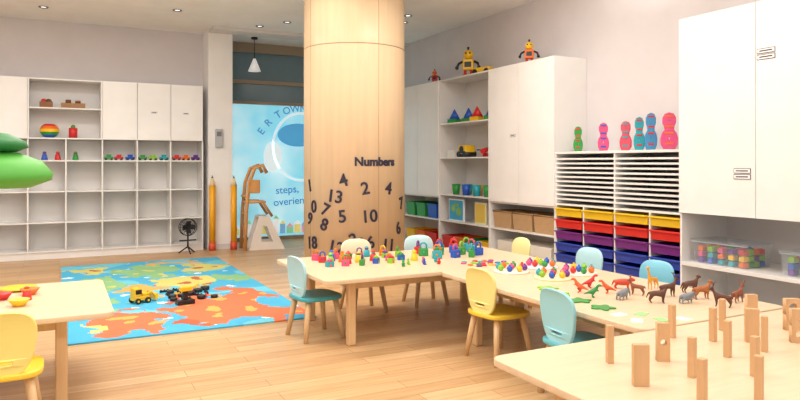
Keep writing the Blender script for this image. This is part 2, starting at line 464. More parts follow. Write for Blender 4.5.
rug = ob('rug', me, [mat(c, .9) for c in ('#45a9cf', '#d4704a', '#dfa654', '#86b67e', '#cac56e', '#b45c3c', '#68c0d6', '#dcebe9')])
tag(rug, 'blue world-map play rug with orange and green continents', 'rug')

# ---------------------------------------------------------------- toys
PAL = {'red': mat('#d02a28', .35), 'blue': mat('#2458bc', .35), 'green': mat('#2f9440', .35), 'yellow': mat('#efbe22', .35),
       'orange': mat('#e87020', .35), 'purple': mat('#6d3092', .35), 'teal': mat('#259fab', .35), 'pink': mat('#db4f80', .35), 'lime': mat('#8cc030', .35)}
PN = list(PAL)
SKIN = mat('#e2b48c', .5)
b = MB(); b.lathe([(0, 0), (.5, 0), (.52, .08), (.34, .95), (.2, 1.0)], 14); b.sph((0, 0, 1.18), .28, 1); b.lathe([(.3, 1.22), (.27, 1.36), (0, 1.5)], 14, 0)
PEG = b.data('peg'); PEG.transform(Matrix.Scale(.045, 4)); PEG.materials.append(PAL['red']); PEG.materials.append(SKIN)
b = MB(); b.box(-.5, .5, -.3, .3, 0, .8, 0, .08)
b.tube([(-.32, 0, .75), (-.32, 0, 1.1)] + [(-.32*math.cos(a*math.pi/8), 0, 1.1+.3*math.sin(a*math.pi/8)) for a in range(1, 8)] + [(.32, 0, 1.1), (.32, 0, .75)], .09, 8, 1)
b.sph((0, -.3, .42), (.12, .06, .12), 1)
LOCK = b.data('lock'); LOCK.transform(Matrix.Scale(.058, 4)); LOCK.materials.append(PAL['red']); LOCK.materials.append(PAL['yellow'])
b = MB(); b.box(-.5, .5, -.35, .35, 0, .7, 0, .05)
b.cyl((0, 0, .7), (0, 0, 1.15), .5, .05, 4, 1); b.box(-.12, .12, -.37, -.33, .0, .4, 1)
HOUSE = b.data('house'); HOUSE.transform(Matrix.Scale(.05, 4)); HOUSE.materials.append(PAL['red']); HOUSE.materials.append(PAL['green'])
b = MB(); b.sph((0, 0, .42), (.34, .3, .42)); b.sph((0, -.03, .98), .27); b.sph((-.2, 0, 1.2), .1); b.sph((.2, 0, 1.2), .1); b.sph((0, -.26, .93), (.12, .1, .09))
for s_ in (-1, 1): b.sph((s_*.3, -.15, .55), (.12, .2, .12)); b.sph((s_*.2, -.28, .13), (.14, .24, .13))
BEAR = b.data('bear'); BEAR.transform(Matrix.Scale(.036, 4)); BEAR.materials.append(PAL['red'])
b = MB(); b.lathe([(0, 0), (.5, 0), (.5, .18), (.42, .25), (.3, .18), (0, .18)], 18)
for x, y in ((-.1, 0), (.1, 0)): b.cyl((x, y, .18), (x, y, .26), .05, .05, 8)
BUTTON = b.data('button'); BUTTON.transform(Matrix.Scale(.045, 4)); BUTTON.materials.append(PAL['red'])
def put(me, name, label, cat, group, x, y, z, rz=0, mats=None, scale=1):
    o = bpy.data.objects.new(name, me); COL.objects.link(o); o.location = (x, y, z); o.rotation_euler = (0, 0, rz); o.scale = (scale,)*3
    if mats:
        for i, m in enumerate(mats): recolor(o, i, m)
    return tag(o, label, cat, group)
def scatter(n, x0, x1, y0, y1, mind):
    pts = []; tries = 0
    while len(pts) < n and tries < 4000:
        tries += 1; p = (random.uniform(x0, x1), random.uniform(y0, y1))
        if all((p[0]-q[0])**2+(p[1]-q[1])**2 > mind*mind for q in pts): pts.append(p)
    return pts
for i, (x, y) in enumerate(scatter(24, 1.85, 2.60, 4.70, 5.15, .10)):
    c1 = random.choice(PN); c2 = random.choice(PN)
    if i % 3 == 0: put(HOUSE, 'toy_house', 'small %s toy house block' % c1, 'toy', 'small toys on the beech table', x, y, TH, random.uniform(-1, 1), [PAL[c1], PAL[c2]], 1.2)
    elif i % 3 == 1: put(PEG, 'peg_doll', 'small %s wooden peg doll' % c1, 'toy', 'small toys on the beech table', x, y, TH, random.uniform(-1, 1), [PAL[c1], PAL[c2]], 1.35)
    else: put(LOCK, 'toy_padlock', '%s plastic toy padlock' % c1, 'toy', 'small toys on the beech table', x, y, TH, random.uniform(-1, 1), [PAL[c1], PAL[c2]], 1.05)
for i, (x, y) in enumerate(scatter(18, 2.76, 3.32, 4.68, 5.12, .125)):
    c1 = random.choice(('blue', 'green', 'yellow', 'blue', 'red', 'teal')); c2 = random.choice(PN)
    put(LOCK, 'toy_padlock', '%s plastic toy padlock' % c1, 'toy', 'toy padlocks on the beech table', x, y, TH, random.uniform(-1, 1), [PAL[c1], PAL[c2]], 1.4)
for i, (x, y) in enumerate(scatter(9, 2.35, 2.75, 4.5, 4.62, .09)):
    c1 = random.choice(PN)
    put(BEAR, 'bear_counter', '%s plastic bear counter' % c1, 'toy', 'bear counters on the beech table', x, y, TH, random.uniform(-1, 1), [PAL[c1]], 1.1)
for i, (x, y) in enumerate(scatter(20, 2.84, 3.2, 4.22, 4.48, .055)):
    c1 = random.choice(PN)
    put(BUTTON, 'button_counter', '%s round button counter' % c1, 'toy', 'button counters on the beech table', x, y, TH, 0, [PAL[c1]])
# bead boards
b = MB(); b.sph((0, 0, .022), .022, 0, 12, 8); b.lathe([(.007, .04), (.009, .05), (0, .052)], 8, 0); bead = b.data('bead'); bead.materials.append(PAL['red'])
for bi, (x, y) in enumerate(((2.95, 3.93), (3.28, 4.0), (3.04, 3.58), (3.33, 3.64))):
    t = thing('bead_board', 'round wooden board ringed with coloured beads', 'toy', (x, y, TH), bi*.4, 'bead boards on the animal table')
    b = MB(); b.lathe([(0, 0), (.13, 0), (.13, .012), (.12, .016), (0, .016)], 28); ob('board', b, mat(('#f0ead8', '#e9e2f2', '#f5e7b8')[bi % 3], .4), t)
    for k in range(9):
        a = k*6.28318/8
        o = bpy.data.objects.new('bead', bead); COL.objects.link(o); o.parent = t
        o.location = (.095*math.cos(a)*(k < 8), .095*math.sin(a)*(k < 8), .016); recolor(o, 0, PAL[PN[(k*2+bi) % 9]])

# skinned toy animals
def skin_mesh(verts, edges, radii, scale, sub=1):
    me = bpy.data.meshes.new('sk'); me.from_pydata([Vector(v) for v in verts], edges, [])
    o = bpy.data.objects.new('sk', me); o.modifiers.new('s', 'SKIN')
    for i, r_ in enumerate(radii):
        rr = r_ if hasattr(r_, '__len__') else (r_, r_); me.skin_vertices[0].data[i].radius = rr
    me.skin_vertices[0].data[0].use_root = True
    m2 = o.modifiers.new('u', 'SUBSURF'); m2.levels = sub; m2.render_levels = sub
    out = from_obj(o)
    for p in out.polygons: p.use_smooth = True
    out.transform(Matrix.Scale(scale, 4)); mz = min(v.co.z for v in out.vertices); out.transform(Matrix.Translation((0, 0, -mz)))
    return out
def quad(neck=.35, leg=.6, body=.2, headr=.11, trunk=False, antler=False, tail=.25, scale=.09):
    zb = leg+.12
    V = [(-.45, 0, zb), (0, 0, zb-.02), (.42, 0, zb+.02), (.6, 0, zb+neck*.6), (.72, 0, zb+neck), (.95, 0, zb+neck-.07), (-.62, 0, zb+.02), (-.62-tail*.5, 0, zb-tail)]
    E = [(0, 1), (1, 2), (2, 3), (3, 4), (4, 5), (0, 6), (6, 7)]; Rr = [body, body*1.05, body*1.1, headr*.9, headr, headr*.55, body*.35, .03]
    for s_ in (-1, 1):
        n = len(V); V += [(.42, s_*.15, leg*.8), (.40, s_*.17, leg*.4), (.42, s_*.17, 0.03), (.49, s_*.17, 0.0)]
        E += [(2, n), (n, n+1), (n+1, n+2), (n+2, n+3)]; Rr += [.1, .06, .045, .05]
        n = len(V); V += [(-.40, s_*.15, leg*.8), (-.56, s_*.17, leg*.38), (-.48, s_*.17, 0.03), (-.41, s_*.17, 0)]
        E += [(0, n), (n, n+1), (n+1, n+2), (n+2, n+3)]; Rr += [.12, .06, .045, .05]
    for s_ in (-1, 1):
        n = len(V); V += [(.66, s_*.13, zb+neck+.13)]; E += [(4, n)]; Rr += [.035]
        if antler:
            V += [(.6, s_*.25, zb+neck+.38), (.75, s_*.3, zb+neck+.45), (.5, s_*.32, zb+neck+.5)]; E += [(n, n+1), (n+1, n+2), (n+1, n+3)]; Rr += [.03, .02, .02]
    if trunk:
        n = len(V); V += [(1.08, 0, zb+neck-.35), (1.12, 0, zb+neck-.6)]; E += [(5, n), (n, n+1)]; Rr += [.06, .04]
    return skin_mesh(V, E, Rr, scale)
def dino(scale=.075):
    V = [(-.1, 0, .55), (.25, 0, .8), (.42, 0, 1.12), (.55, 0, 1.25), (.85, 0, 1.18), (-.5, 0, .45), (-.95, 0, .25)]
    E = [(0, 1), (1, 2), (2, 3), (3, 4), (0, 5), (5, 6)]; Rr = [.26, .22, .13, .16, .09, .14, .04]
    for s_ in (-1, 1):
        n = len(V); V += [(.02, s_*.22, .38), (-.1, s_*.24, .18), (0, s_*.24, 0.02), (.14, s_*.24, 0)]; E += [(0, n), (n, n+1), (n+1, n+2), (n+2, n+3)]; Rr += [.13, .08, .06, .05]
        n = len(V); V += [(.42, s_*.2, .7), (.56, s_*.2, .66)]; E += [(1, n), (n, n+1)]; Rr += [.05, .03]
    return skin_mesh(V, E, Rr, scale)
deer = quad(.5, .62, .19, .1, False, True, .15); horse = quad(.5, .6, .21, .11, tail=.4); eleph = quad(.2, .4, .3, .2, True, tail=.25); giraffe = quad(1.1, .85, .18, .1)
cow = quad(.22, .42, .26, .14, tail=.35); dn = dino()
ANI = [(deer, 'toy_deer', 'deer', '#8a4a2c'), (horse, 'toy_horse', 'horse', '#5c3524'), (eleph, 'toy_elephant', 'elephant', '#7d8288'), (giraffe, 'toy_giraffe', 'giraffe', '#e0a03a'),
       (cow, 'toy_cow', 'cow', '#c8452f'), (dn, 'toy_dinosaur', 'dinosaur', '#dd5b2a'), (dn, 'toy_dinosaur', 'dinosaur', '#2e8a44'), (horse, 'toy_horse', 'horse', '#a5602c'), (deer, 'toy_deer', 'deer', '#5a3020'), (cow, 'toy_cow', 'cow', '#3d3a3c'), (dn, 'toy_dinosaur', 'dinosaur', '#c82a2a')]
for a in ANI: a[0].materials.clear() or a[0].materials.append(SKIN)
cn = {'#8a4a2c': 'brown', '#5c3524': 'dark brown', '#7d8288': 'grey', '#e0a03a': 'yellow', '#c8452f': 'red', '#dd5b2a': 'orange', '#2e8a44': 'green', '#a5602c': 'tan', '#5a3020': 'reddish brown', '#3d3a3c': 'black', '#c82a2a': 'red'}
seq = [5, 10, 6, 5, 2, 4, 0, 1, 8, 3, 2, 7, 8, 0, 1]
for i, (x, y) in enumerate(((2.86, 3.12), (3.02, 3.20), (2.82, 2.96), (2.99, 3.02), (2.93, 2.84), (3.18, 3.08), (3.12, 2.90), (3.04, 2.68), (3.24, 2.78), (3.34, 2.98), (3.18, 2.60), (3.36, 2.64), (3.28, 2.44), (3.46, 2.48), (3.46, 2.80))):
    me, nm, kd, hx_ = ANI[seq[i]]
    put(me, nm, '%s plastic toy %s standing on the table' % (cn[hx_], kd), 'toy animal', 'toy animals on the table', x, y, TH, random.uniform(-1.2, .2)+(math.pi if i % 3 == 0 else 0), [mat(hx_, .45)], random.uniform(.74, .92))
leafm = plate([[(.055*(1+.28*math.cos(5*t))*math.cos(t), .055*(1+.28*math.cos(5*t))*math.sin(t)) for t in [6.28318*i/50 for i in range(50)]]], .008, .002)
leafm.transform(Matrix.Translation((0, 0, .004))); leafm.materials.append(PAL['green'])
for i, (x, y) in enumerate(((2.70, 3.12), (2.68, 2.92), (2.76, 3.3), (2.66, 2.72))):
    put(leafm, 'leaf_mat', 'flat green leaf-shaped toy base', 'toy', 'green leaf bases', x, y, TH, i, [PAL['green' if i % 2 else 'lime']])
cardm = plate([rrect(-.04, .04, -.028, .028, .006)], .003); cardm.transform(Matrix.Translation((0, 0, .0015))); cardm.materials.append(WHITE)
for i, (x, y) in enumerate(((2.62, 2.56), (2.74, 2.52), (2.60, 2.42), (2.73, 2.38), (2.84, 2.34))):
    put(cardm, 'picture_card', 'small %s picture card lying flat' % ('white', 'green')[i % 2], 'card', 'picture cards', x, y, TH, .4*i, [mat(('#f4f4ee', '#9bd18a')[i % 2], .5)])

# wooden blocks on near table
WB = mat('#cfa578', .5, 'wood', s=(20, 20, 2), amp=.08)
def blk(w, d_, h, hole=False):
    if hole:
        me = plate([[(-w/2, 0), (w/2, 0), (w/2, h), (-w/2, h)], superell(0, h*.5, w*.26, w*.26, 2, 16)], d_, 0); me.transform(STAND)
    else:
        b = MB(); b.box(-w/2, w/2, -d_/2, d_/2, 0, h, 0, .002); me = b.data('block')
    me.materials.clear(); me.materials.append(WB); return me
B_plank = blk(.058, .024, .15); B_thin = blk(.026, .026, .15); B_hole = blk(.050, .03, .155, True); B_sq = blk(.070, .03, .075, True)
bl = [(B_plank, 1.855, 1.71, -.4), (B_hole, 2.168, 1.884, -.6), (B_thin, 2.10, 1.69, .2), (B_thin, 1.90, 1.49, .1), (B_thin, 2.61, 1.99, 0), (B_thin, 2.82, 2.10, .3), (B_thin, 2.45, 1.80, .2),
      (B_thin, 2.32, 1.59, 0), (B_thin, 2.10, 1.425, .4), (B_hole, 3.02, 2.09, -.5), (B_thin, 1.96, 1.965, 1.2), (B_thin, 2.50, 2.12, .1), (B_thin, 2.66, 1.78, .5), (B_plank, 2.75, 1.90, -.7)]
for i, (me, x, y, r_) in enumerate(bl):
    put(me, 'wooden_block', 'natural wooden block standing upright on the table' if me is not B_hole else 'natural wooden block with a round hole standing upright', 'block', 'wooden blocks on the table', x, y, TH, r_)
for i, (x, y) in enumerate(((2.93, 1.80), (3.12, 1.95))):
    for k in range(2):
        put(B_sq, 'wooden_block', 'square wooden block with a hole in a short stack', 'block', 'wooden blocks on the table', x, y, TH+.0755*k, -.6+.1*i)

# left table crockery
PL = MB(); PL.lathe([(0, 0), (.06, 0), (.10, .012), (.098, .016), (.058, .005), (0, .005)], 24); PL = PL.data('plate'); PL.materials.append(PAL['yellow'])
BW = MB(); BW.lathe([(0, 0), (.035, 0), (.065, .045), (.061, .045), (.033, .005), (0, .005)], 20); BW = BW.data('bowl'); BW.materials.append(PAL['red'])
for i, (x, y, c) in enumerate(((-.23, 4.80, 'yellow'), (-.48, 4.72, 'yellow'))): put(PL, 'toy_plate', '%s plastic toy plate' % c, 'toy plate', 'toy crockery', x, y, TH, 0, [PAL[c]], 1.1)
for i, (x, y, c) in enumerate(((-.30, 4.50, 'red'), (-.16, 4.60, 'orange'), (-.20, 4.26, 'yellow'), (-.44, 4.42, 'blue'))): put(BW, 'toy_bowl', '%s plastic toy bowl' % c, 'toy bowl', 'toy crockery', x, y, TH, 0, [PAL[c]], .85)
put(PEG, 'peg_doll', 'red peg doll beside toy bowls', 'toy', None, -.17, 4.43, TH, 0, [PAL['red'], PAL['yellow']], 1.2)

# toy tree (leafy canopy) near
t = thing('toy_tree', 'tall green leafy play tree on a tan post', 'toy tree', (-.225, 2.22, 0))
b = MB(); b.cyl((0, 0, .02), (0, 0, 1.22), .022, .018, 14); b.lathe([(0, 0), (.14, 0), (.14, .015), (.02, .03)], 24); ob('post', b, mat('#a89274', .5), t)
b = MB(); b.lathe([(0, 1.225), (.09, 1.228), (.145, 1.25), (.15, 1.27), (.12, 1.305), (.06, 1.33), (0, 1.335)], 32, 0, (.06, 0, 0)); ob('lower_canopy', b, mat('#5cb548', .5), t)
b = MB(); b.lathe([(0, 1.33), (.07, 1.332), (.10, 1.345), (.095, 1.362), (.05, 1.385), (0, 1.39)], 28, 0, (.045, 0, 0)); ob('upper_canopy', b, mat('#1d7a38', .5), t)

# rug construction toys
t = thing('toy_loader', 'yellow plastic toy loader truck with black wheels', 'toy truck', (.66, 6.50, .013), .4)
t.scale = (.75,)*3
b = MB(); b.box(-.10, .10, -.06, .06, .035, .085, 0, .008); b.box(-.10, -.01, -.055, .055, .085, .19, 0, .01); b.box(.01, .1, -.05, .05, .085, .12, 0, .008); b.box(-.085, -.005, -.057, .057, .115, .17, 1, .002)
ob('body', b, [PAL['yellow'], BLACK], t)
b = MB(); b.box(.16, .20, -.08, .08, .02, .10, 0, .008); b.tube([(.06, -.05, .1), (.12, -.05, .13), (.17, -.05, .07)], .01); b.tube([(.06, .05, .1), (.12, .05, .13), (.17, .05, .07)], .01); ob('bucket', b, PAL['yellow'], t)
b = MB(); b.cyl((0, -.013, .035), (0, .013, .035), .035, .035, 18); b.cyl((0, -.016, .035), (0, .016, .035), .014, .014, 10, 1); wh = b.data('wheel'); wh.materials.append(BLACK); wh.materials.append(PAL['yellow'])
for sx in (-.065, .065):
    for sy_ in (-.075, .075): ob('wheel', wh, None, t, (sx, sy_, 0))
b = MB(); b.lathe([(0, 0), (.04, 0), (.045, .01), (.045, .03), (.04, .038), (.02, .038), (.018, .03), (0, .03)], 18); TY = b.data('ring'); TY.materials.append(BLACK)  # loose black toy wheel
b = MB(); b.box(-.06, .06, -.012, .012, 0, .024, 0, .004)
for x in (-.045, 0, .045): b.cyl((x, 0, .024), (x, 0, .034), .009, .009, 10)
BM_ = b.data('brick'); BM_.materials.append(BLACK)  # long studded toy beam
for i, (x, y) in enumerate(scatter(22, .92, 1.32, 6.42, 6.95, .09)):
    if i % 2: put(TY, 'toy_wheel', 'black rubber toy wheel lying on the rug', 'toy', 'construction toy pieces', x, y, .013, 0, None, random.uniform(.7, 1.0))
    else: put(BM_, 'toy_beam', 'long construction toy beam lying on the rug', 'toy', 'construction toy pieces', x, y, .013, random.uniform(0, 3), [(BLACK, BLACK, PAL['yellow'], BLACK, PAL['red'])[i // 2 % 5]], .8)
t = thing('toy_tower', 'yellow and black construction toy model on the rug', 'toy', (1.02, 6.25, .013), .2)
b = MB(); b.box(-.08, .08, -.04, .04, 0, .04, 0, .005); b.box(-.02, .02, -.02, .02, .04, .12, 0, .004); ob('base', b, BLACK, t)
b = MB(); b.box(-.05, .06, -.03, .03, .12, .16, 0, .006); b.cyl((.05, 0, .14), (.13, 0, .17), .008); ob('head', b, PAL['yellow'], t)

# ---------------------------------------------------------------- back area
z1 = 1.626+T+.0005; z2 = 1.626+.42+T/2+.0005
b = MB(); b.open_box(-.08, .08, -.07, .07, 0, .08, .008); b.sph((-.03, 0, .09), .035, 1); b.sph((.03, 0, .085), .04, 2)
tag(ob('storage_box', b, [mat('#8a5a36', .6), PAL['red'], mat('#6c4a2a', .6)], None, (-.16, 10.24, z2)), 'small brown box with toys on the open shelf', 'box')
b = MB(); b.box(-.15, .15, -.09, .09, 0, .07, 0, .004); b.cyl((-.06, 0, .07), (-.06, 0, .12), .035, .035, 14, 1); b.cyl((.06, 0, .07), (.06, 0, .11), .035, .035, 14, 1)
tag(ob('storage_box', b, [mat('#a0744a', .6), mat('#7a4a28', .6)], None, (.17, 10.24, z2)), 'brown wooden box with jars on top', 'box')
t = thing('striped_pot', 'rainbow striped round pot on the open shelf', 'pot', (-.12, 10.24, z1))
b = MB()
prof = [(.05, 0), (.10, .04), (.12, .08), (.12, .12), (.10, .16), (.06, .19)]
for i in range(5): b.lathe([prof[i], prof[i+1]], 24, i)
b.lathe([(0, 0), (.05, 0)], 24, 0); b.lathe([(.06, .19), (.05, .19), (.05, .02), (0, .02)], 24, 3)
ob('pot_body', b, [PAL[c] for c in ('blue', 'green', 'yellow', 'orange', 'red')], t)
b = MB(); b.lathe([(0, 0), (.055, 0), (.055, .14), (.02, .15), (0, .15)], 16); b.sph((0, 0, .16), .03, 1)
tag(ob('toy_jar', b, [PAL['red'], PAL['green']], None, (.17, 10.24, z1)), 'small red jar with green knob', 'jar')
zs = 1.33+T/2+.0005
for i, x in enumerate((-.18, -.02, .2)): put(PEG, 'peg_doll', 'peg doll standing on the cubby shelf', 'toy', 'figures on the cubby shelf', x, 10.2, zs, 0, [PAL[('blue', 'red', 'green')[i]], mat('#7a4a30', .5)], 1.8)
b = MB(); b.box(-.5, .5, -.22, .22, .12, .42, 0, .06); b.box(-.25, .28, -.2, .2, .42, .68, 0, .06)
for sx in (-.3, .3):
    for sy_ in (-.22, .22): b.cyl((sx, sy_-.04, .13), (sx, sy_+.04, .13), .13, .13, 12, 1)
CAR = b.data('car'); CAR.transform(Matrix.Scale(.12, 4)); CAR.materials.append(PAL['red']); CAR.materials.append(BLACK)
for i, (x, c) in enumerate(((.62, 'green'), (.75, 'red'), (.90, 'blue'), (1.07, 'green'), (1.21, 'lime'), (1.36, 'teal'), (1.54, 'red'), (1.67, 'orange'), (1.81, 'purple'))):
    put(CAR, 'toy_car', '%s toy car on the cubby shelf' % c, 'toy car', 'toy cars on the cubby shelf', x, 10.18, zs, .1*(i % 3), [PAL[c], BLACK])

# dispenser
b = MB(); b.box(-.055, .055, -.05, .0, -.14, .14, 0, .012); b.box(-.035, .035, -.053, -.049, .03, .10, 1)
tag(ob('soap_dispenser', b, [mat('#b4b6ba', .4), mat('#74787e', .3)], None, (2.13, 10.082, 1.67)), 'grey wall-mounted dispenser box on the white pillar', 'dispenser')
# pencils
def pencil(x, y, label, h=1.12):
    t = thing('giant_pencil', label, 'decoration', (x, y, 0), 0, 'giant decorative pencils')
    b = MB(); b.cyl((0, 0, .12), (0, 0, h-.16), .048, .048, 6); o = ob('shaft', b, mat('#f4ae18', .4), t)
    b = MB(); b.cyl((0, 0, .0), (0, 0, .12), .051, .051, 18); ob('eraser', b, mat('#d85432', .4), t)
    b = MB(); b.cyl((0, 0, h-.16), (0, 0, h-.045), .048, .014, 12); ob('wood_cone', b, mat('#e8cfa2', .5), t)
    b = MB(); b.cyl((0, 0, h-.045), (0, 0, h), .014, .001, 12); ob('tip', b, BLACK, t)
pencil(2.02, 10.0, 'giant yellow pencil standing against the white pillar'); pencil(2.33, 9.96, 'giant yellow pencil standing beside the wooden slide toy')
# wooden play stand
t = thing('wooden_play_stand', 'natural wooden play stand with curved arm and white panel', 'play stand', (2.72, 9.9, 0), -.1)
b = MB()
for y in (-.2, .2):
    b.tube([(-.26, y, 0), (-.24, y, .6), (-.2, y, 1.0), (-.12, y, 1.22), (0, y, 1.27), (.06, y, 1.15)], .028, 10)
    b.tube([(-.24, y, .72), (0, y, .72), (.14, y, .5)], .022, 8)
for z in (.3, .55, .8): b.tube([(-.25, -.2, z), (-.25, .2, z)], .018, 8)
b.box(-.25, .05, -.2, .2, .70, .73, 0, .003)
b.box(-.22, -.04, -.22, -.19, .85, 1.05, 0, .01)
ob('frame', b, mat('#d49a58', .45, 'wood', s=(20, 20, 2)), t)
me = plate([[(-.2, 0), (.34, 0), (.1, .5), (-.05, .5)], [(-.02, .12), (.16, .12), (.06, .36), (0, .36)]], .03, .0); me.transform(Matrix.Translation((0, -.16, 0)) @ STAND)
b = MB(); b.mesh(me); b.mesh(me, 0, Matrix.Translation((0, .32, 0))); b.box(-.04, .09, -.15, .15, .46, .5)
ob('side_panel', b, mat('#efe6dc', .5), t)
# small black fan
t = thing('stand_fan', 'small black fan on a short stand beside the cubby shelves', 'fan', (1.64, 9.82, 0), .15)
b = MB()
for k in range(3):
    a = k*2.094+.5; b.tube([(.13*math.cos(a), .13*math.sin(a), .009), (.0, .0, .10)], .010, 8)
b.cyl((0, 0, .08), (0, 0, .30), .012); b.box(-.12, .12, -.008, .008, .18, .20, 0, .003); ob('stand', b, BLACK, t)
b = MB()
def circ(r, y, n=28): return [(r*math.cos(6.28318*i/n), y, .38+r*math.sin(6.28318*i/n)) for i in range(n)]
b.tube(circ(.12, -.03), .006, 6, 0, True); b.tube(circ(.12, .03), .006, 6, 0, True); b.tube(circ(.07, -.045), .003, 6, 0, True); b.tube(circ(.07, .045), .003, 6, 0, True)
for i in range(16):
    a = 6.28318*i/16; c, s_ = math.cos(a), math.sin(a)
    b.tube([(0, -.05, .38), (.07*c, -.045, .38+.07*s_), (.12*c, -.03, .38+.12*s_), (.12*c, .03, .38+.12*s_), (.07*c, .045, .38+.07*s_), (0, .05, .38)], .0022, 5)
ob('cage', b, BLACK, t)
b = MB()
for i in range(4):
    M = Matrix.Translation((0, 0, .38)) @ Matrix.Rotation(i*math.pi/2, 4, 'Y') @ Matrix.Rotation(.5, 4, 'X')
    b.box(-.035, .035, -.003, .003, .015, .10, 0, 0, M)
b.cyl((0, -.03, .38), (0, .09, .38), .028); ob('blades', b, mat('#2c2c30', .3), t)
# pendant + downlights
t = thing('pendant_lamp', 'white cone pendant lamp hanging near the window', 'lamp', (2.76, 10.4, CEIL))
b = MB(); b.cyl((0, 0, 0), (0, 0, -.36), .006, .006, 8); b.cyl((0, 0, 0), (0, 0, -.03), .05, .05, 16); ob('cord', b, BLACK, t)
b = MB(); b.lathe([(.02, -.34), (.035, -.38), (.10, -.54), (.095, -.54), (.03, -.385), (0, -.36)], 24); ob('lamp_shade', b, mat('#f2f2f2', .4, emit=.3), t)
for i, (x, y) in enumerate(((-.18, 9.6), (1.37, 9.0), (2.87, 9.05), (4.2, 7.9), (2.6, 9.5), (4.35, 8.3))):
    t = thing('ceiling_spotlight', 'small recessed ceiling spotlight', 'ceiling light', (x, y, CEIL), 0, 'ceiling spotlights')
    b = MB(); b.lathe([(.03, -.004), (.055, -.012), (.06, 0)], 20); b.lathe([(0, -.003), (.032, -.003)], 20, 1); ob('ring', b, [mat('#6b6a6c', .4), mat('#ffffff', .4, emit=2)], t)

# ---------------------------------------------------------------- right shelves contents
zt = 2.46+.0005
def robot(lx_, c1, c2, s_, label):
    t = thing('toy_robot', label, 'toy', R(lx_, .16, zt), -2.0+1.3)
    t.scale = (s_,)*3
    b = MB(); b.box(-.08, .08, -.06, .06, .10, .26, 0, .015); b.box(-.05, .05, -.062, -.058, .14, .22, 1); ob('body', b, [PAL[c1], BLACK], t)
    b = MB(); b.sph((0, 0, .33), (.075, .065, .07)); b.sph((-.03, -.06, .345), .014, 1); b.sph((.03, -.06, .345), .014, 1); b.cyl((0, 0, .39), (0, 0, .44), .01, .02, 10, 1); ob('head', b, [PAL[c2], BLACK], t)
    for sx in (-1, 1):
        b = MB(); b.tube([(sx*.08, 0, .23), (sx*.14, -.01, .2), (sx*.16, -.05, .14)], .018); b.sph((sx*.16, -.06, .13), .028); ob('arm', b, BLACK, t)
        b = MB(); b.cyl((sx*.045, 0, .02), (sx*.045, 0, .11), .022, .022, 12); b.box(sx*.045-.035, sx*.045+.035, -.07, .04, 0, .035, 0, .01); ob('leg', b, PAL['red'], t)
robot(1.13, 'red', 'orange', .45, 'small red block toy on the tall cabinet') if False else robot(.80, 'red', 'orange', .50, 'small red block toy on the tall cabinet')
robot(1.70, 'yellow', 'yellow', .92, 'yellow and black block toy figure on the shelving')
robot(3.0, 'orange', 'yellow', .66, 'orange block toy figure on the tall cabinet')
b = MB(); b.box(-.14, .14, -.06, .06, .03, .09, 0, .015)
for sx in (-.09, .09):
    for sy_ in (-.06, .06): b.cyl((sx, sy_-.012, .035), (sx, sy_+.012, .035), .035, .035, 14, 1)
tag(ob('toy_wagon', b, [PAL['yellow'], BLACK], None, R(2.02, .18, zt), (0, 0, -1.2)), 'low yellow toy wagon with black wheels on shelving', 'toy')
def fig8(c1, c2, Y, ly, rz, h, ws, label):
    t = thing('toy_guitar', label, 'toy', (XC+ly, Y, 1.4265), rz, 'cut-out toys on the tray cabinet')
    pts_r = [(.0, 0), (.06, .005), (.085, .04), (.09, .09), (.075, .13), (.045, .16), (.05, .19), (.068, .22), (.068, .26), (.045, .29), (.0, .30)]
    ol = pts_r + [(-x, z) for x, z in pts_r[-2:0:-1]]
    ol = [(x*h/.3*ws, z*h/.3) for x, z in ol]
    me = plate([ol, superell(0, .09*h/.3, .016*ws, .016, 2, 16), superell(0, .235*h/.3, .012*ws, .012, 2, 16)], .04, .006); me.transform(STAND)
    ob('body', me, PAL[c1] if c1 in PAL else mat(c1, .4), t)
    for z in (.045, .135, .19, .275):
        b = MB(); b.box(-.05*h/.3*ws, .05*h/.3*ws, -.024, .024, z*h/.3-.008, z*h/.3+.008, 0, .002)
        ob('stripe', b, PAL[c2], t)
for c1, c2, Y, ly, rz, h, ws in (('green', 'red', 5.42, .2, -.9, .26, .55), ('pink', 'blue', 5.05, .2, -.8, .28, .6), ('#d84e62', 'teal', 4.75, .2, -1, .28, .6), ('teal', 'red', 4.58, .2, -.8, .31, .5), ('#3f8fc0', 'red', 4.44, .2, -.7, .34, .5), ('pink', 'orange', 4.23, .2, -.8, .33, .7)):
    fig8(c1, c2, Y, ly, rz, h, ws, 'brightly coloured cut-out toy guitar standing on the cabinet')

# shelf B contents
def sy(z): return z+T/2+.0005
zz = sy(1.84)
for lx_, c, d_ in ((1.38, 'blue', .0), (1.66, 'blue', .05), (1.94, 'red', 0), (2.22, 'blue', .03)):
    b = MB(); b.cyl((0, 0, .06), (0, 0, .20), .10, .005, 4, 0); b.box(-.07, .07, -.07, .07, 0, .06, 1, .004)
    tag(ob('toy_pyramid', b, [PAL[c], PAL['green' if c == 'blue' else 'yellow']], None, R(lx_, .14+d_, zz), (0, 0, .3)), '%s pyramid shape toy on the shelf' % c, 'toy', 'pyramids on the shelf')
zz = sy(1.37)
b = MB(); b.box(-.1, .1, -.08, .08, .04, .16, 0, .02); b.cyl((0, -.085, .1), (0, -.07, .1), .05, .05, 18, 1); b.cyl((-.07, -.09, .04), (-.07, .09, .04), .04, .04, 14, 1); b.cyl((.07, -.09, .04), (.07, .09, .04), .04, .04, 14, 1)
tag(ob('toy_engine', b, [PAL['yellow'], BLACK], None, R(1.70, .13, zz), (0, 0, RZ)), 'yellow toy engine with black wheels on the shelf', 'toy')
b = MB(); b.box(-.10, .10, -.08, .08, 0, .1, 0, .004); tag(ob('toy_box', b, mat('#e8e3dc', .5), None, R(1.40, .15, zz), (0, 0, RZ)), 'plain white box on the shelf', 'box')
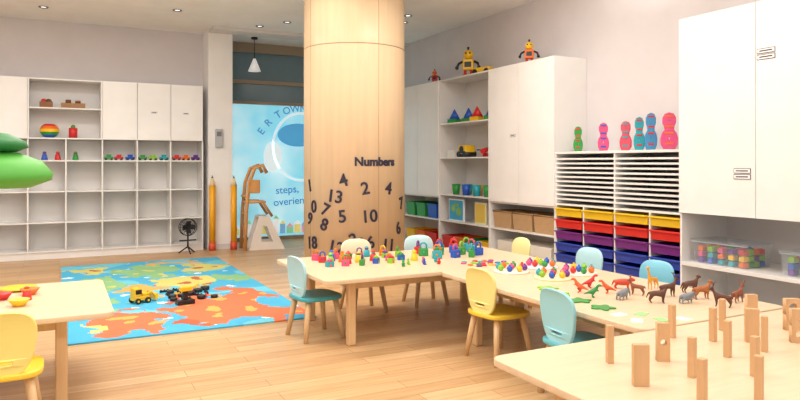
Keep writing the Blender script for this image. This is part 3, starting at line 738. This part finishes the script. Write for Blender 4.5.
b = MB(); b.cyl((-.12, 0, .07), (.12, 0, .12), .035, .02, 14); b.box(-.02, .04, -.14, .14, .085, .1, 1, .004); b.box(-.03, .03, -.05, .05, 0, .05, 0, .01)
tag(ob('toy_plane', b, [PAL['red'], BLACK], None, R(2.12, .17, zz), (0, 0, .5)), 'small red toy plane on the shelf', 'toy')
zz = sy(.86)
b = MB(); b.lathe([(0, 0), (.035, 0), (.045, .11), (.04, .11), (.032, .006), (0, .006)], 18); CUP = b.data('cup'); CUP.materials.append(PAL['red'])
for i, c in enumerate(('green', 'teal', 'blue', 'yellow', 'teal', 'blue', 'green')):
    put(CUP, 'plastic_cup', '%s plastic cup on the shelf' % c, 'cup', 'cups on the shelf', *R(1.52+.125*i, .08+.12*(i % 2), zz), 0, [PAL[c]], 1.3)
zz = sy(.50)
b = MB(); b.box(-.19, .19, 0, .025, 0, .30, 0, .003); b.box(-.17, .17, -.003, 0, .02, .28, 1)
b.sph((-.07, -.003, .17), (.06, .002, .05), 2); b.sph((.07, -.003, .13), (.07, .002, .06), 2); b.sph((.02, -.003, .22), (.06, .002, .025), 2)
tag(ob('map_picture', b, [mat('#e9eef2', .5), mat('#3fa6d4', .5), mat('#84b860', .5)], None, R(1.55, .06, zz), (0, 0, RZ)), 'blue map picture board standing on the shelf', 'picture')
b = MB(); b.box(-.13, .13, 0, .025, 0, .28, 0, .003); b.box(-.11, .11, -.003, 0, .02, .26, 1)
tag(ob('map_picture', b, [mat('#e9e2b8', .5), mat('#e0c04c', .5)], None, R(2.1, .08, zz), (0, 0, RZ)), 'yellow picture board standing on the shelf', 'picture')
def bin_(lx_, z, c, w=.26, h=.2):
    b = MB(); b.open_box(-w/2, w/2, 0, .36, 0, h, .008, .015)
    b.box(-w/2-.006, w/2+.006, -.008, .006, h-.02, h, 0, .003)
    o = ob('storage_bin', b, PAL[c] if c in PAL else mat(c, .4), None, R(lx_, .02, z), (0, 0, RZ))
    tag(o, '%s open plastic storage bin on the shelf' % (c if c in PAL else 'white'), 'bin', 'storage bins on the low shelves')
for l_, c in ((.30, 'green'), (.62, 'green'), (.95, 'blue')): bin_(l_, sy(.50), c)
for l_, c in ((.30, 'yellow'), (.62, 'orange'), (.95, 'red'), (1.38, 'red'), (1.68, 'orange'), (1.98, 'green'), (2.26, 'yellow')): bin_(l_, sy(.09), c)
WK = mat('#b8956c', .7, 'wicker')
def basket(lx_, z, w=.36, h=.2):
    t = thing('wicker_basket', 'rectangular tan wicker basket on the shelf', 'basket', R(lx_, .03, z), RZ, 'wicker baskets')
    b = MB(); b.open_box(-w/2, w/2, 0, .33, 0, h, .012, .012); ob('basket_body', b, WK, t)
    b = MB(); b.tube([(-w/2, 0, h), (w/2, 0, h), (w/2, .33, h), (-w/2, .33, h)], .011, 8, 0, True); ob('rim', b, mat('#9a7850', .7, 'wicker'), t)
for l_ in (2.64, 3.03, 3.42): basket(l_, sy(.50))
b = MB(); b.box(-.5, .5, .02, .36, 0, .26, 0, .006); b.box(-.48, .48, .015, .02, .12, .14, 1)
tag(ob('storage_box', b, [mat('#e2ddd2', .5), mat('#a8a294', .5)], None, R(3.03, .02, sy(.09)), (0, 0, RZ)), 'wide pale storage box on the lowest shelf', 'box')

# clear plastic boxes on counter
CLEAR = mat('#dfe9ee', .1, alpha=.10)
SQ = MB(); SQ.box(-.028, .028, -.02, .02, 0, .035, 0, .003)
for x in (-.013, .013): SQ.cyl((x, 0, .035), (x, 0, .042), .008, .008, 8)
SQ = SQ.data('brick'); SQ.materials.append(PAL['red'])
def clearbox(X, Y, w, label, lidc, h=.18):
    t = thing('clear_box', label, 'box', (X, Y, .4805), RZ)
    b = MB(); b.open_box(-w/2, w/2, -.15, .15, 0, h, .004, .012); b.box(-w/2-.006, w/2+.006, -.157, -.151, h-.012, h-.002, 1); ob('tub', b, [CLEAR, mat('#b9c4cc', .2, alpha=.6)], t)
    b = MB(); b.box(-w/2-.01, w/2+.01, -.16, .16, h+.001, h+.012, 0, .004); ob('lid', b, lidc, t)
    n = int(w/.09)
    for i in range(n):
        for j in range(4):
            for k in range(3):
                c = random.choice(PN)
                put(SQ, 'toy_brick', '%s toy brick inside the clear box' % c, 'toy brick', 'bricks in clear boxes', X-.10+j*.066, Y-w/2+.065+i*(w-.13)/max(1, n-1), .4855+k*.0465, random.uniform(-.1, .1), [PAL[c]], 1.1)
clearbox(4.83, 3.52, .50, 'clear plastic box of coloured bricks with clear lid', mat('#aebbc4', .15, alpha=.25))
clearbox(4.83, 2.80, .42, 'clear plastic box of toys with pale lid', mat('#b9c6cc', .15, alpha=.3), .17)

# ---------------------------------------------------------------- lights
def area(x, y, e, sx=1.2, sy_=.6, z=CEIL-.02, up=False):
    l = bpy.data.lights.new('unseen_area_light', 'AREA'); l.shape = 'RECTANGLE'; l.size = sx; l.size_y = sy_; l.energy = e; l.color = (1, .965, .92)
    o = bpy.data.objects.new('unseen_area_light', l); COL.objects.link(o); o.location = (x, y, z)
    if up: o.rotation_euler = (math.pi, 0, 0)
    tag(o, 'unseen upward light added to brighten the ceiling' if up else 'flat white unseen ceiling light', 'light', 'unseen room lights')
for x in (-1.6, 1.0, 3.3):
    for y in (.6, 2.9, 5.2): area(x, y, 33 if x < 3 or y > 4 else 26)  # unseen area lights that light the room, no panel fixtures modelled
area(.4, 7.6, 42); area(-1.6, 7.6, 28)
for x, y, e in ((-.9, 6.0, 34), (1.3, 6.2, 30), (4.0, 4.6, 14), (-.2, 3.0, 14)): area(x, y, e, 1.4, .3, 2.75, True)  # unseen uplights added only to brighten the ceiling
w = bpy.data.worlds.new('w'); sc.world = w; w.use_nodes = True
w.node_tree.nodes['Background'].inputs[0].default_value = (1, .98, .96, 1); w.node_tree.nodes['Background'].inputs[1].default_value = 1.25

cam = bpy.data.cameras.new('camera'); co = bpy.data.objects.new('camera', cam); COL.objects.link(co)
co.location = (0, 0, 1.3); co.rotation_euler = (math.pi/2, 0, math.radians(-27.3))
cam.sensor_width = 36; cam.lens = 29.7; cam.shift_y = -37/800; cam.clip_start = .05
sc.camera = co
